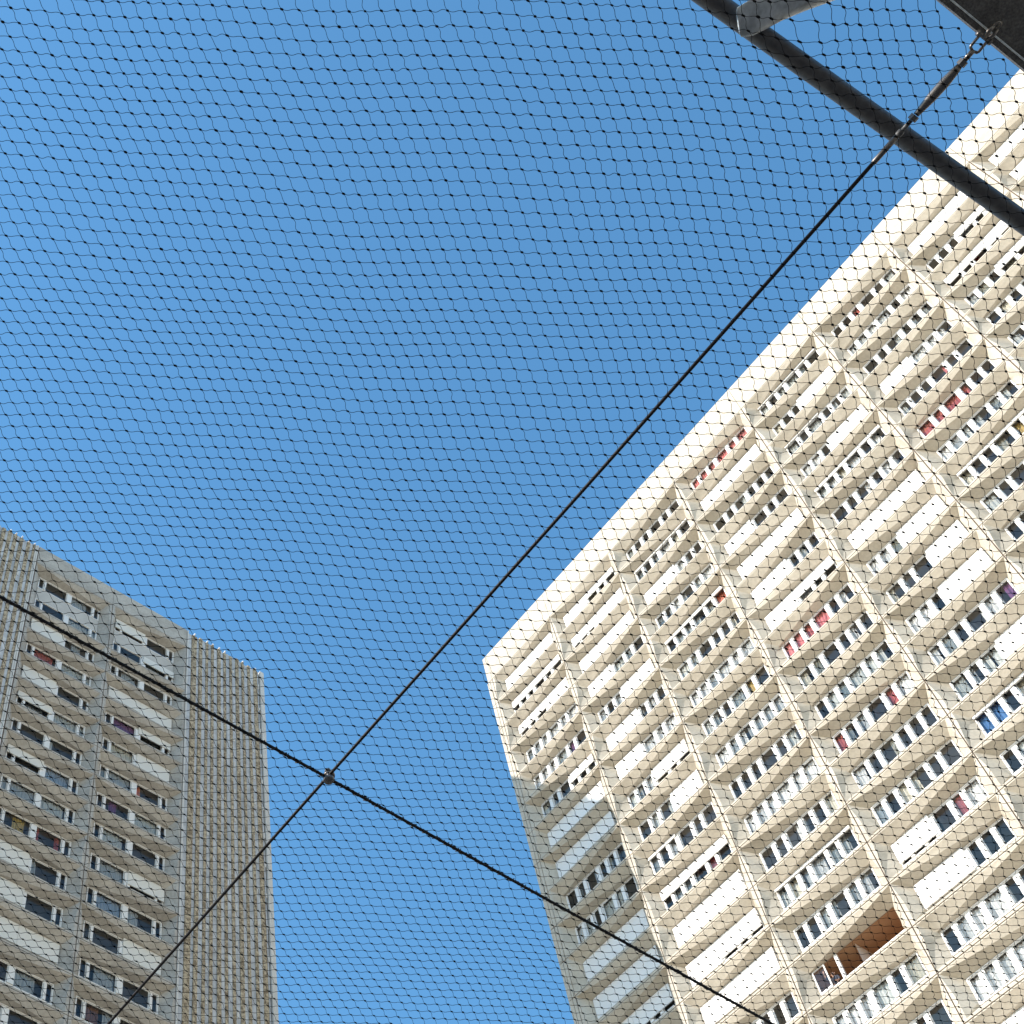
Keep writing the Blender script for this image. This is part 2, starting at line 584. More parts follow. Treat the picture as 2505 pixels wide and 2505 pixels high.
# what each opening shows: (left shutter, right shutter, [(from, to, curtain or painted reflection colour)])
ST_R = {
    (1, 1): (1, 1, []), (1, 2): (.5, .5, [(.1, .3, 'lace')]), (1, 3): (.62, 1, [(0, .4, 'white')]), (1, 4): (0, 0, [(0, 1, 'white')]),
    (1, 5): (0, 0, [(0, .42, 'white'), (.46, .64, 'lace'), (.68, .8, 'purple')]), (1, 6): (0, .55, []), (1, 7): (1, 1, []), (1, 8): (1, .93, []), (1, 9): (0, 0, [(.46, .54, 'blue')]),
    (1, 10): (0, 0, [(0, .12, 'white'), (.46, .65, 'lace')]), (1, 11): (1, 1, []), (1, 12): (1, 1, []), (1, 13): (1, .85, []),
    (2, 1): (1, .45, []), (2, 2): (.68, 1, []), (2, 3): (1, 1, []), (2, 4): (1, 0, []), (2, 5): (0, 1, [(0, .15, 'white'), (.3, .5, 'white')]), (2, 6): (1, 0, [(.45, .6, 'white')]),
    (2, 7): (1, 0, [(.4, 1, 'white')]), (2, 8): (0, .78, [(0, .2, 'lace')]), (2, 9): (0, 1, []), (2, 10): (.15, 0, [(.3, .42, 'white')]), (2, 11): (.5, .5, [(.1, .5, 'grey'), (.6, .8, 'pink')]), (2, 12): (1, 1, []),
    (2, 13): (1, .9, []), (2, 14): (1, 1, []), (2, 15): (0, 0, []),
    (3, 1): (0, 0, []), (3, 2): (.1, .1, [(.3, .65, 'white'), (.7, .8, 'cream')]), (3, 3): (.97, 0, [(.4, .75, 'white')]), (3, 4): (0, 0, [(.2, .5, 'white'), (.82, 1, 'white')]),
    (3, 5): (.2, .2, [(.84, 1, 'orange'), (.1, .4, 'lace')]), (3, 6): (0, 0, [(.0, .3, 'lace')]), (3, 7): (0, 0, [(0, 1, 'white')]), (3, 8): (0, 0, [(.7, .78, 'yellow'), (.46, .6, 'lace')]),
    (3, 9): (0, 0, [(0, .42, 'white'), (.46, 1, 'grey')]), (3, 10): (0, 0, []), (3, 11): (0, 0, [(0, 1, 'white')]), (3, 12): (0, 0, [(.46, .6, 'white')]), (3, 13): (.12, .12, [(.33, .4, 'grey')]),
    (3, 14): (0, 0, [(.33, .5, 'lace')]), (3, 16): (0, 0, [(0, .4, 'white'), (.46, .7, 'lace')]),
    (4, 1): (0, 0, [(0, 1, 'pink')]), (4, 2): (1, 1, []), (4, 3): (0, 0, []), (4, 4): (1, .0, []), (4, 5): (1, 1, []), (4, 6): (1, 0, []), (4, 7): (1, .6, []),
    (4, 8): (0, 0, [(0, .3, 'pink'), (.3, .42, 'red'), (.46, .65, 'pink')]), (4, 9): (0, 0, [(.7, .78, 'white')]), (4, 10): (0, 0, [(.1, .3, 'lace'), (.46, .9, 'lace')]), (4, 11): (0, 0, [(.69, .79, 'red'), (.84, 1, 'white'), (.0, .1, 'red')]),
    (4, 12): (0, 0, [(.46, .56, 'cream')]), (4, 13): (0, 0, [(.46, .52, 'cream')]), (4, 14): (.92, 0, [(.7, .8, 'pink'), (.84, 1, 'white')]), (4, 15): (1, 0, []), (4, 16): (0, 0, [(.12, .7, 'white')]), (4, 17): (0, 0, [(0, .65, 'white')]),
    (5, 1): (.08, .08, [(.45, .6, 'lace')]), (5, 2): (0, 1, []), (5, 3): (.08, .0, [(.3, .5, 'lace')]), (5, 4): (0, 1, []), (5, 5): (.18, .18, []), (5, 6): (0, 0, [(.7, .9, 'white')]), (5, 7): (1, 1, []), (5, 8): (0, 1, [(0, .25, 'white')]),
    (5, 9): (0, 1, []), (5, 10): (0, 1, [(0, .3, 'white')]), (5, 11): (0, 0, [(.6, .8, 'white'), (.9, 1, 'purple')]), (5, 12): (0, 1, []), (5, 13): (.12, .12, [(0, .12, 'reflection_blue'), (.16, .27, 'reflection_blue')]), (5, 14): (0, 0, []), (5, 15): (0, 0, [(0, .1, 'lace')]),  # strong blue sheets paint a reflection behind the panes, no cloth there
    (6, 1): (0, 0, [(.3, .42, 'red'), (.84, .95, 'lace')]), (6, 2): (0, 0, [(0, .6, 'white'), (.84, 1, 'white')]), (6, 3): (0, 0, []), (6, 4): (1, 0, [(.46, .9, 'white')]), (6, 5): (0, 0, [(.6, .66, 'pink')]), (6, 6): (0, 0, [(0, .65, 'red')]),
    (6, 7): (0, 0, [(.16, .3, 'white'), (.7, .9, 'lace')]), (6, 8): (.15, .15, [(.7, .78, 'yellow')]), (6, 9): (0, 0, []), (6, 10): (0, 0, [(.3, .42, 'white')]), (6, 11): (0, 0, []), (6, 12): (1, 0, []),
    (7, 1): (1, 1, []), (7, 2): (0, .5, [(.4, .6, 'white')]), (7, 3): (.55, .75, [(.33, .42, 'red')]), (7, 4): (0, .5, [(.5, .6, 'cream')]), (7, 5): (0, 0, [(.4, .6, 'lace')]), (7, 6): (0, 0, [(.3, .6, 'brown')]), (7, 7): (1, 0, []),
    (8, 1): (1, 1, []), (8, 2): (1, 1, []), (8, 3): (1, 1, []),
}
LOGGIA = (3, 15)
winsR = []
for i in range(1, NB + 1):
    for j in range(1, 25):
        if (i, j) == LOGGIA: continue
        if (i, j) in ST_R:
            L, R, cu = ST_R[(i, j)]
        else:
            rr = random.Random(i * 77 + j * 13)
            L = rr.choice((0, 0, 0, 1, .6)); R = rr.choice((0, 0, 0, 1, .5))
            a = rr.uniform(0, .6)
            cu = [(a, a + .3, rr.choice(('white', 'lace', 'grey', 'cream')))]
        r2 = random.Random(i * 31 + j * 7)
        cu = list(cu)
        for (a, b) in ((0, .14), (.15, .29), (.30, .44), (.45, .66), (.67, .81), (.82, 1)):
            if r2.random() < .42 and not any(c0 < b and c1 > a for c0, c1, _ in cu):
                cu.append((a, a + (b - a) * r2.uniform(.4, 1), r2.choice(('white', 'lace', 'lace', 'grey', 'cream'))))
        pn = PANES_R if (i * 3 + j) % 3 else PANES_M
        sp = .44 if pn is PANES_R else .56
        w = Win(TR(i, j), W, pn, sp, L, R, cu, BR_, SHUT)
        w.key = (i, j)
        w.area = window_area(w)
        winsR.append(w)
winsR.sort(key=lambda w: -w.area)
shown = [w for w in winsR if w.area > 30]
LABW = {(4, 8): 'window with pink and red curtains', (6, 6): 'window with red striped curtains', (5, 13): 'window with a bright blue reflection painted on sheets behind the glass',
        (4, 1): 'window with pale pink curtains'}
for w in shown[:98]:
    window_part(w, towR, LABW.get(w.key))
# the remaining openings, beyond the hundred that show largest
rest = shown[98:] + [w for w in winsR if w.area <= 30]
mb = MB()
for w in rest:
    w.frame_mb(mb, 0); w.pane_mb(mb, 1)
    for sd in 'LR': w.shut_mb(mb, sd, 2)
    for (a, b, c) in w.cur: w.cur_mb(mb, a, b, 3)
o = mb.build('window', [PVC, GLASS, SHUT, CUR['white']], towR)
o['kind'] = 'stuff'

# open brown loggia with the standing person (bay 3, storey 15)
T = TR(*LOGGIA)
lg = MB()
a, b, v0, v1 = SIDE + .01, W - SIDE - .01, TL - .0, 2.60
for q in ([(a, DEP + .02, v0), (b, DEP + .02, v0), (b, 2.4, v0), (a, 2.4, v0)], [(a, 2.4, v0), (b, 2.4, v0), (b, 2.4, v1), (a, 2.4, v1)],
          [(a, DEP + .02, v0), (a, 2.4, v0), (a, 2.4, v1), (a, DEP + .02, v1)], [(b, DEP + .02, v0), (b, 2.4, v0), (b, 2.4, v1), (b, DEP + .02, v1)],
          [(a, DEP + .02, v1), (b, DEP + .02, v1), (b, 2.4, v1), (a, 2.4, v1)]):
    lg.face([T(*p) for p in q])
loggia = lg.build('loggia', BROWN, towR)
loggia['label'] = 'open loggia with brown painted walls'
sm = MB()                                             # opened casement and a lone post
for (ua, ub) in ((SIDE + .01, SIDE + .07), (SIDE + .66, SIDE + .72)):
    sm.box(ua, ub, DEP - .09, DEP - .03, TL + .05, BR_ - .02, 0, T)
for (va, vb) in ((TL + .05, TL + .12), (BR_ - .12, BR_ - .02)):
    sm.box(SIDE + .072, SIDE + .658, DEP - .088, DEP - .032, va, vb, 0, T)
cs = sm.build('casement', PVC, loggia)
gm = MB(); gm.face([T(SIDE + .07, DEP - .06, TL + .12), T(SIDE + .07, DEP - .06, BR_ - .1), T(SIDE + .66, DEP - .06, BR_ - .1), T(SIDE + .66, DEP - .06, TL + .12)])
gm.build('pane', GLASS, loggia)
pm = MB(); pm.box(1.95, 2.10, DEP - .07, DEP + .05, TL + .05, BR_ - .02, 0, T)
pm.box(SIDE + .01, W - SIDE - .01, DEP - .03, DEP + .03, BR_ - .018, BR_ + .03, 0, T)
pm.build('post', PVC, loggia)

# ================================================================== left tower (in its own shade)
XF, YA, ZA, WA = -50.9625, 19.297, 96.661, 6.125
NRL = 34


def TA(i, j):
    return lambda u, dd, v: (XF - dd, YA + i * WA + u, ZA - (j - 1) * H - v)


TOP = ZA + 2.15
YE, YS = 38.17, YA - 6.62
towL = thing('apartment_tower', (XF - 7, YA + WA, 0), 'shaded grey concrete apartment tower with ribbed end walls on the left', 'apartment tower')
fac = MB()
for i in (0, 1):
    module(fac, TA(i, 1), WA, 'A' if i == 1 else 'B', h=2 * H)
    for j in range(3, NRL + 1):
        module(fac, TA(i, j), WA, 'A' if (i + j) % 2 == 0 else 'B')
zl = ZA - NRL * H
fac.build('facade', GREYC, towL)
bk = MB()
for i in (0, 1, 2):
    y = YA + i * WA
    bk.box(XF - .12, XF - .045, y - .05, y + .05, max(zl, 0), TOP - .06)
for j in [0] + list(range(2, NRL + 1)):
    z = ZA - j * H
    bk.box(XF - .11, XF - .05, YA - .04, YA + 2 * WA + .04, z - .05, z + .05)
bk.build('joint', JOINT, towL)
par = MB()
for i in (0, 1):
    par.box(XF - .3, XF, YA + i * WA + .014, YA + (i + 1) * WA - .014, ZA + G, TOP)
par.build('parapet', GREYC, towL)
# infill under the windows of the top storey
inf = MB()
for i in (0, 1):
    inf.box(SIDE + .01, WA - SIDE - .01, DEP - .04, DEP + .04, 1.90, 3.29, 0, TA(i, 1))
inf.build('infill_panel', GREYPANEL, towL)


def ribbed(y0, y1, seed):
    rr = random.Random(seed)
    mb = MB()
    y = y0
    prof = []
    while y < y1 - .25:
        g1 = rr.choice((.16, .20, .26, .30)); a1 = rr.choice((.22, .28, .34, .42))
        prof += [(y, y + g1, 0.0, 1), (y + g1, y + g1 + a1, rr.choice((.05, .07, .09)), 0)]
        if rr.random() < .5:
            prof.append((y + g1 + a1, y + g1 + a1 + .09, .05, 1)); a1 += .09
        y += g1 + a1
    out = []
    for (a, b, dpt, m) in prof:
        out.append((a, min(b, y1), dpt, m))
    for (a, b, dpt, m) in out:
        if b - a < .03: continue
        zt = TOP - rr.uniform(.0, .16)
        bev = .03 if m == 0 else 0
        z = zt
        # storey-high lengths with slight set-backs
        for j in range(-1, NRL):
            z1 = max(ZA - (j + 1) * H + .002, 0) if j < NRL - 1 else 0
            off = rr.uniform(-.004, .004)
            x = XF - .10 + dpt + off
            c = [(a, XF - .22), (a + .002, x - bev), (a + bev, x), (b - bev, x), (b - .002, x - bev), (b, XF - .22)]
            for k in range(5):
                mb.face([(c[k][1], c[k][0], z1), (c[k + 1][1], c[k + 1][0], z1), (c[k + 1][1], c[k + 1][0], z), (c[k][1], c[k][0], z)], m)
            mb.face([(p[1], p[0], z) for p in c], m)
            z = z1 - .004
            if z <= .1: break
    # pale patches where the lengths meet
    for j in range(-1, 22):
        for (a, b, dpt, m) in out:
            if m == 1 and dpt > 0 and (hash((int(a * 40), 3)) % 3):
                zc = ZA - (j + 1) * H + rr.uniform(-.25, .05)
                mb.box(XF - .10 + dpt - .05, XF - .10 + dpt + .035, a + .01, b + .04, zc, zc + rr.uniform(.25, .55), 2)
    o = mb.build('ribbed_wall', [AGG, SMOOTHC, LIGHTC], towL)
    cp = MB()
    for (a, b, dpt, m) in out:
        if m == 0 and rr.random() < .8:
            yc = (a + b) / 2
            zc = TOP - rr.uniform(.0, .05)
            cp.box(XF - .20, XF + .04, yc - .05, yc + .05, zc, zc + .10)
    cp.build('coping_clip', PVC, towL)
    return o


ribbed(YS, YA - .30, 5)
ribbed(YA + 2 * WA + .16, YE - .34, 11)
pc = MB()                                             # pale corner and seam strips
pc.box(XF - .5, XF + .03, YE - .33, YE, 0, TOP - .02)
pc.box(XF - .3, XF + .05, YA + 2 * WA + .03, YA + 2 * WA + .12, 0, TOP - .03)
pc.box(XF - .3, XF + .05, YA - .16, YA - .07, 0, TOP - .03)
pc.box(XF - .3, XF + .00, YA - .29, YA - .17, 0, TOP - .05)
pc.build('corner_strip', LIGHTC, towL)
sh = MB()
sh.box(XF - 15, XF - .52, YE - .25, YE, 0, TOP - .03)
sh.box(XF - 15, XF - .25, YS - .25, YS - .01, 0, TOP - .03)
sh.box(XF - 15.2, XF - 15.01, YS - .25, YE, 0, TOP - .03)
sh.box(XF - .40, XF - .24, YS, YA - .02, 0, TOP - .2)
sh.box(XF - .40, XF - .24, YA + 2 * WA + .02, YE - .34, 0, TOP - .2)
sh.build('wall', SMOOTHC, towL)
rf = MB()
rf.box(XF - 15, XF - .31, YS, YE - .26, ZA + .5, ZA + .7)
rf.build('roof', ROOF, towL)
interior(towL, TA, 0, 1, 1, NRL, WA, 0)

ST_L = {
    (1, 1): (.82, 0, []), (1, 2): (0, .5, [(.6, .8, 'lace')]), (1, 3): (0, 0, [(.2, .42, 'grey')]), (1, 4): (.86, 1, []), (1, 5): (0, .5, [(.1, .46, 'purple')]),
    (1, 6): (0, 1, [(.12, .46, 'cream')]), (1, 7): (0, 0, [(.05, .46, 'grey'), (.54, .62, 'orange')]), (1, 8): (0, 0, [(.2, .3, 'purple'), (.54, .9, 'lace')]), (1, 9): (0, 0, [(.13, .42, 'lace')]),
    (1, 10): (0, .86, [(.12, .46, 'grey')]), (1, 11): (0, 0, [(.13, .46, 'blue'), (.54, .7, 'grey')]), (1, 12): (0, 1, []), (1, 13): (0, 0, [(.2, .46, 'grey')]), (1, 14): (0, 0, [(.1, .3, 'brown'), (.35, .46, 'grey')]),
    (0, 1): (0, 0, [(.54, .8, 'grey')]), (0, 2): (0, 0, [(.54, 1, 'lace')]), (0, 3): (1, 0, [(.66, .8, 'grey')]), (0, 4): (0, 0, [(.12, .42, 'red'), (.54, 1, 'lace')]), (0, 5): (1, 0, []),
    (0, 6): (.5, 0, [(.15, .4, 'grey'), (.54, 1, 'lace')]), (0, 7): (0, 0, [(.54, .6, 'lace')]), (0, 8): (.55, 0, [(.54, .88, 'blue')]), (0, 9): (0, 0, [(0, .46, 'grey'), (.54, .86, 'lace')]),
    (0, 10): (0, 0, [(.25, .4, 'yellow'), (.56, .60, 'red'), (.80, .86, 'red')]), (0, 11): (1, 0, [(.54, .62, 'grey')]), (0, 12): (1, 0, []), (0, 13): (1, 1, []), (0, 14): (0, 0, [(.54, .8, 'grey')]),
}
LABL = {(1, 5): 'window with a purple curtain', (0, 4): 'window with a red curtain'}
extra = []
for i in (0, 1):
    for j in range(1, 20):
        L, R, cu = ST_L.get((i, j), (0, 0, [(.13, .46, 'grey')]))
        if j == 1: w = Win(TA(i, 1), WA, PANES_L, .5, L, R, cu, 1.90, SHUTC, frame=OLDW)
        elif j == 2: w = Win(TA(i, 1), WA, PANES_L, .5, L, R, cu, 2 * H - (H - BR_), SHUTC, head=3.29, frame=OLDW)
        else: w = Win(TA(i, j), WA, PANES_L, .5, L, R, cu, BR_, SHUTC, frame=OLDW)
        if window_area(w) > 20 or j < 3: window_part(w, towL, LABL.get((i, j)))
        else: extra.append(w)
mb = MB()
for w in extra:
    w.frame_mb(mb, 0); w.pane_mb(mb, 1)
o = mb.build('window', [OLDW, GLASS], towL)
o['kind'] = 'stuff'

# ================================================================== person at the open loggia
px, py = X0 + 3 * W + 1.40, Y0 + .98
pz = Z0 - 14 * H - 2.60
per = thing('person', (px, py, pz), 'person in a dark shirt standing at the open brown loggia with one arm raised', 'person')


def skin_mesh(name, pts, edges, radii, m, parent, sub=1):
    me = bpy.data.meshes.new(name)
    me.from_pydata(pts, edges, [])
    me.materials.append(m)
    o = bpy.data.objects.new(name, me)
    COL.objects.link(o)
    o.parent = parent
    md = o.modifiers.new('Skin', 'SKIN')
    md.use_smooth_shade = True
    for k, rd in enumerate(radii):
        sv = me.skin_vertices[0].data[k]
        sv.radius = (rd, rd) if not isinstance(rd, tuple) else rd
        sv.use_root = (k == 0)
    sd = o.modifiers.new('Sub', 'SUBSURF')
    sd.levels = sd.render_levels = sub
    return o


pts = [(0, 0, .88), (0, 0, 1.08), (0, -.01, 1.27), (0, -.01, 1.38), (0, -.03, 1.47), (0, -.04, 1.57), (0, -.035, 1.66),      # 0-6 pelvis..crown
       (.17, 0, 1.33), (.23, -.05, 1.07), (.20, -.22, .90), (.19, -.28, .86),                                              # 7-10 right arm on the sill
       (-.17, -.02, 1.34), (-.30, -.16, 1.44), (-.28, -.24, 1.66), (-.27, -.25, 1.74),                                     # 11-14 raised arm
       (.10, 0, .84), (.11, -.02, .46), (.11, .02, .09), (.11, -.13, .03),                                                  # 15-18
       (-.10, 0, .84), (-.11, -.02, .46), (-.11, .02, .09), (-.11, -.13, .03)]                                              # 19-22
edg = [(0, 1), (1, 2), (2, 3), (3, 4), (4, 5), (5, 6), (2, 7), (7, 8), (8, 9), (9, 10), (2, 11), (11, 12), (12, 13), (13, 14), (0, 15), (15, 16), (16, 17), (17, 18), (0, 19), (19, 20), (20, 21), (21, 22)]
rad = [.13, .12, .12, .055, .075, .095, .06, .055, .042, .032, .04, .055, .042, .032, .04, .085, .058, .042, .04, .085, .058, .042, .04]
for base, dr in ((10, (0, -1, -.25)), (14, (0, -.1, 1))):
    for k in range(4):
        n0 = len(pts)
        off = (k - 1.5) * .020
        b0 = Vector(pts[base]) + Vector((off, 0, 0)) + Vector(dr) * .03
        L = (.035, .042, .039, .030)[k]
        p1 = b0 + Vector(dr) * L
        p2 = p1 + Vector((0, -.012, -.004)) + Vector(dr) * L * .7
        pts += [tuple(b0), tuple(p1), tuple(p2)]
        edg += [(base, n0), (n0, n0 + 1), (n0 + 1, n0 + 2)]
        rad += [.010, .009, .007]
    n0 = len(pts)
    b0 = Vector(pts[base]) + Vector((.042, 0, 0)) - Vector(dr) * .005
    pts += [tuple(b0), tuple(b0 + Vector(dr) * .035 + Vector((.012, 0, 0)))]
    edg += [(base, n0), (n0, n0 + 1)]
    rad += [.011, .008]
body = skin_mesh('body', pts, edg, rad, SKIN, per, 2)
ns = [(0, -.125, 1.575), (0, -.150, 1.55), (0, -.128, 1.535)]
fm = MB(); fm.tube(ns, [.010, .016, .012], 8)
for sx in (-1, 1):
    fm.tube([(sx * .096, -.03, 1.53), (sx * .104, -.025, 1.565), (sx * .100, -.015, 1.595)], [.012, .018, .012], 8)
fo = fm.build('face', SKIN, None, True); fo.parent = per
em = MB()
for sx in (-1, 1): em.tube([(sx * .034 - .013, -.124, 1.592), (sx * .034 + .013, -.124, 1.592)], .008, 6)
em.tube([(-.022, -.124, 1.508), (.022, -.124, 1.508)], .006, 6)
eo = em.build('eyes_and_mouth', HAIR, None, True); eo.parent = per
skin_mesh('hair', [(0, .015, 1.52), (0, .01, 1.60), (0, -.02, 1.67)], [(0, 1), (1, 2)], [.085, .105, .085], HAIR, per, 2)
skin_mesh('shirt', [(0, 0, .86), (0, 0, 1.08), (0, -.01, 1.27), (0, -.01, 1.355), (.17, 0, 1.33), (.23, -.05, 1.08), (.215, -.13, .99), (-.17, -.02, 1.34), (-.29, -.15, 1.43), (-.285, -.19, 1.53)],
          [(0, 1), (1, 2), (2, 3), (2, 4), (4, 5), (5, 6), (2, 7), (7, 8), (8, 9)], [.15, .14, .145, .068, .075, .058, .05, .075, .058, .05], SHIRT, per, 2)
skin_mesh('trousers', [(0, 0, .92), (.10, 0, .84), (.11, -.02, .46), (.11, .015, .12), (-.10, 0, .84), (-.11, -.02, .46), (-.11, .015, .12)],
          [(0, 1), (1, 2), (2, 3), (0, 4), (4, 5), (5, 6)], [.145, .10, .072, .06, .10, .072, .06], TROU, per, 2)

# ================================================================== overhead net, cables and steel
HN = 5.0
ZN = EYE.z + HN
A = np.array((.00494, .00836)) * HN
B = np.array((-.00456, .00828)) * HN
O = np.array((-2.7336, 2.2022))
rs = np.random.RandomState(3)
poly = np.array([(-.265, -.10), (.15, .48), (-.40, 1.25), (-1.07, .38)]) * HN


def inside(p):
    s = None
    for k in range(4):
        a, b = poly[k], poly[(k + 1) % 4]
        c = (b[0] - a[0]) * (p[1] - a[1]) - (b[1] - a[1]) * (p[0] - a[0])
        if c < 0: return False
    return True


n = 150
ii, jj = np.meshgrid(np.arange(-n, n + 1), np.arange(-n, n + 1), indexing='ij')
KN = O + ii[..., None] * A + jj[..., None] * B
ins = np.ones(ii.shape, bool)
for k in range(4):
    a, b = poly[k], poly[(k + 1) % 4]
    ins &= ((b[0] - a[0]) * (KN[..., 1] - a[1]) - (b[1] - a[1]) * (KN[..., 0] - a[0])) > 0
ins &= KN[..., 0] < 0.078 * HN + .012          # hemmed at the beam
# slack: slow waves plus a little knot-to-knot scatter
x, y = KN[..., 0].copy(), KN[..., 1].copy()
KN[..., 0] += .011 * np.sin(x * 3.1 + y * 1.7) + .007 * np.sin(x * 7.3 - y * 5.1 + 1) + rs.normal(0, .0009, x.shape)
KN[..., 1] += .011 * np.sin(x * 2.3 - y * 2.9 + 2) + .007 * np.sin(x * 6.1 + y * 6.7) + rs.normal(0, .0009, x.shape)
ZK = ZN - .012 + .008 * np.sin(x * 2.2 + 1) * np.sin(y * 2.6)
# a mended patch beside the strut, where meshes were cut and retied
pc0 = np.array((.13, 1.965))
dd = KN - pc0
d2 = (dd ** 2).sum(-1)
KN += dd * (0.55 * np.exp(-d2 / (2 * .060 ** 2)))[..., None]
# gathered towards the lashed cable
xc = -2.8745
dx = KN[..., 0] - xc
KN[..., 0] -= dx * .35 * np.exp(-(dx / .035) ** 2)


def strings(axis):
    ok = ins.copy()
    nb_ = np.roll(ins, -1, axis)
    ok &= nb_
    idx = np.argwhere(ok)
    P0 = np.concatenate([KN[idx[:, 0], idx[:, 1]], ZK[idx[:, 0], idx[:, 1]][:, None]], 1)
    i2 = idx.copy(); i2[:, axis] += 1
    P1 = np.concatenate([KN[i2[:, 0], i2[:, 1]], ZK[i2[:, 0], i2[:, 1]][:, None]], 1)
    side = np.append(B if axis == 0 else A, 0)
    amp = rs.normal(.058, .014, len(idx))
    t = np.linspace(0, 1, 9)
    pts = P0[:, None] + (P1 - P0)[:, None] * t[None, :, None] + (amp[:, None] * np.sin(2 * np.pi * t)[None])[..., None] * side
    pts[..., 2] -= (.003 * np.sin(np.pi * t))[None]
    return pts


def net_geometry():
    V, F = [], []
    base = 0
    rad = .00086
    for axis in (0, 1):
        pts = strings(axis)
        N, K, _ = pts.shape
        tg = np.gradient(pts, axis=1)
        tg /= np.linalg.norm(tg, axis=2, keepdims=True)
        up = np.array((0, 0, 1.0))
        s1 = np.cross(tg, up); s1 /= np.linalg.norm(s1, axis=2, keepdims=True)
        s2 = np.cross(s1, tg)
        ring = []
        for q in range(4):
            w = math.pi / 2 * q + math.pi / 4
            ring.append(pts + (s1 * math.cos(w) + s2 * math.sin(w)) * rad * 1.12)
        v = np.stack(ring, 2).reshape(-1, 3)
        V.append(v)
        g0 = (np.arange(N)[:, None, None] * K + np.arange(K - 1)[None, :, None]) * 4
        q = np.arange(4)[None, None, :]
        q2 = (q + 1) % 4
        fcs = np.stack([g0 + q, g0 + q2, g0 + 4 + q2, g0 + 4 + q], -1).reshape(-1, 4) + base
        F.append(fcs)
        base += len(v)
    # knots: small twisted barrels lying along the long diagonal
    idx = np.argwhere(ins)
    C = np.concatenate([KN[idx[:, 0], idx[:, 1]], ZK[idx[:, 0], idx[:, 1]][:, None]], 1)
    u = A / np.linalg.norm(A) + .55 * B / np.linalg.norm(B)
    u = np.append(u / np.linalg.norm(u), 0)
    w_ = np.array((-u[1], u[0], 0))
    up = np.array((0, 0, 1.0))
    L = rs.normal(.0052, .0006, len(C))
    near = np.exp(-((C[:, :2] - pc0) ** 2).sum(1) / (2 * .10 ** 2))
    L = L * (1 + .8 * near)
    Rk = rs.normal(.0033, .0003, len(C))
    vs = []
    for s_, rr_ in ((-1, .45), (-.45, 1), (.45, 1), (1, .45)):
        for q in range(6):
            w = math.pi / 3 * q
            vs.append(C + u * (s_ * L)[:, None] + (w_ * math.cos(w) + up * math.sin(w)) * (rr_ * Rk)[:, None])
    v = np.stack(vs, 1).reshape(-1, 3)
    V.append(v)
    g0 = (np.arange(len(C)) * 24)[:, None, None] + (np.arange(3) * 6)[None, :, None]
    q = np.arange(6)[None, None, :]
    q2 = (q + 1) % 6
    F.append(np.stack([g0 + q, g0 + q2, g0 + 6 + q2, g0 + 6 + q], -1).reshape(-1, 4) + base)
    return np.concatenate(V), np.concatenate(F)


V, F = net_geometry()
me = bpy.data.meshes.new('safety_net')
me.vertices.add(len(V)); me.vertices.foreach_set('co', V.ravel().astype(np.float32))
me.loops.add(F.size); me.loops.foreach_set('vertex_index', F.ravel().astype(np.int32))
me.polygons.add(len(F)); me.polygons.foreach_set('loop_start', np.arange(0, F.size, 4, dtype=np.int32))
me.polygons.foreach_set('loop_total', np.full(len(F), 4, dtype=np.int32))
me.materials.append(NETM)
me.update(calc_edges=True)
net = bpy.data.objects.new('safety_net', me)
COL.objects.link(net)
tag(net, 'black knotted safety net stretched overhead across the whole view', 'net')

YC = 2.4475
XC = -2.8745
ZC = ZN + .004
# cable along x
cb = MB()
cb.tube([(-7.5, YC, ZC), (-4.5, YC, ZC - .002), (XC, YC, ZC), (-1.2, YC, ZC - .004), (-.045, YC, ZC)], .0062, 10)
cable = cb.build('wire_cable', WIRE, smooth=True)
tag(cable, 'thin smooth dark wire cable running diagonally up to the turnbuckle', 'cable', 'cables holding the net')
# cable along y with lashing
root = thing('wire_cable', (XC, YC, ZC - .016), 'thicker dark cable wrapped in lashing cord sloping down to the right', 'cable', 'cables holding the net')
cb = MB()
cb.tube([(XC, -1.5, ZC - .016), (XC, 1.0, ZC - .017), (XC, YC, ZC - .016), (XC, 3.6, ZC - .018), (XC, 7.0, ZC - .016)], .0062, 10)
cb.build('rope', WIRE, root, True)
hx = MB()
pts = []
yy = -1.5
ph = 0
while yy < 7.0:
    rr_ = .0066 + .0014 * math.sin(yy * 9) * math.sin(yy * 23)
    pts.append((XC + rr_ * math.cos(ph), yy, ZC - .016 + rr_ * math.sin(ph)))
    yy += .0045; ph += .62 + .18 * math.sin(yy * 17)
hx.tube(pts, .0020, 5)
for k in range(150):
    yk = -1.4 + k * .056 + rnd.uniform(-.006, .006)
    hx.tube([(XC - .010, yk - .006, ZC - .018), (XC + .002, yk, ZC - .027), (XC + .011, yk + .006, ZC - .016)], .0022, 5)
hx.build('lashing_cord', LASH, root, True)
# clamp where the cables cross
cl = thing('cable_clamp', (XC, YC, ZC), 'small round steel clamp where the two cables cross', 'clamp')
c = MB(); c.tube([(XC + .004, YC - .004, ZC - .040), (XC + .004, YC - .004, ZC - .034), (XC + .004, YC - .004, ZC - .026)], [.019, .021, .021], 24)
c.build('disc', DARKST, cl, True)
c = MB(); c.tube([(XC + .004, YC - .004, ZC + .026), (XC + .004, YC - .004, ZC - .0255)], .006, 10)
c.tube([(XC + .004, YC - .004, ZC + .020), (XC + .004, YC - .004, ZC + .030)], .013, 6)
c.build('bolt', STEEL, cl, True)
c = MB(); c.tube([(XC - .004, YC + .008, ZC + .008), (XC - .004, YC + .008, ZC + .018)], .022, 24)
c.build('top_plate', STEEL, cl, True)

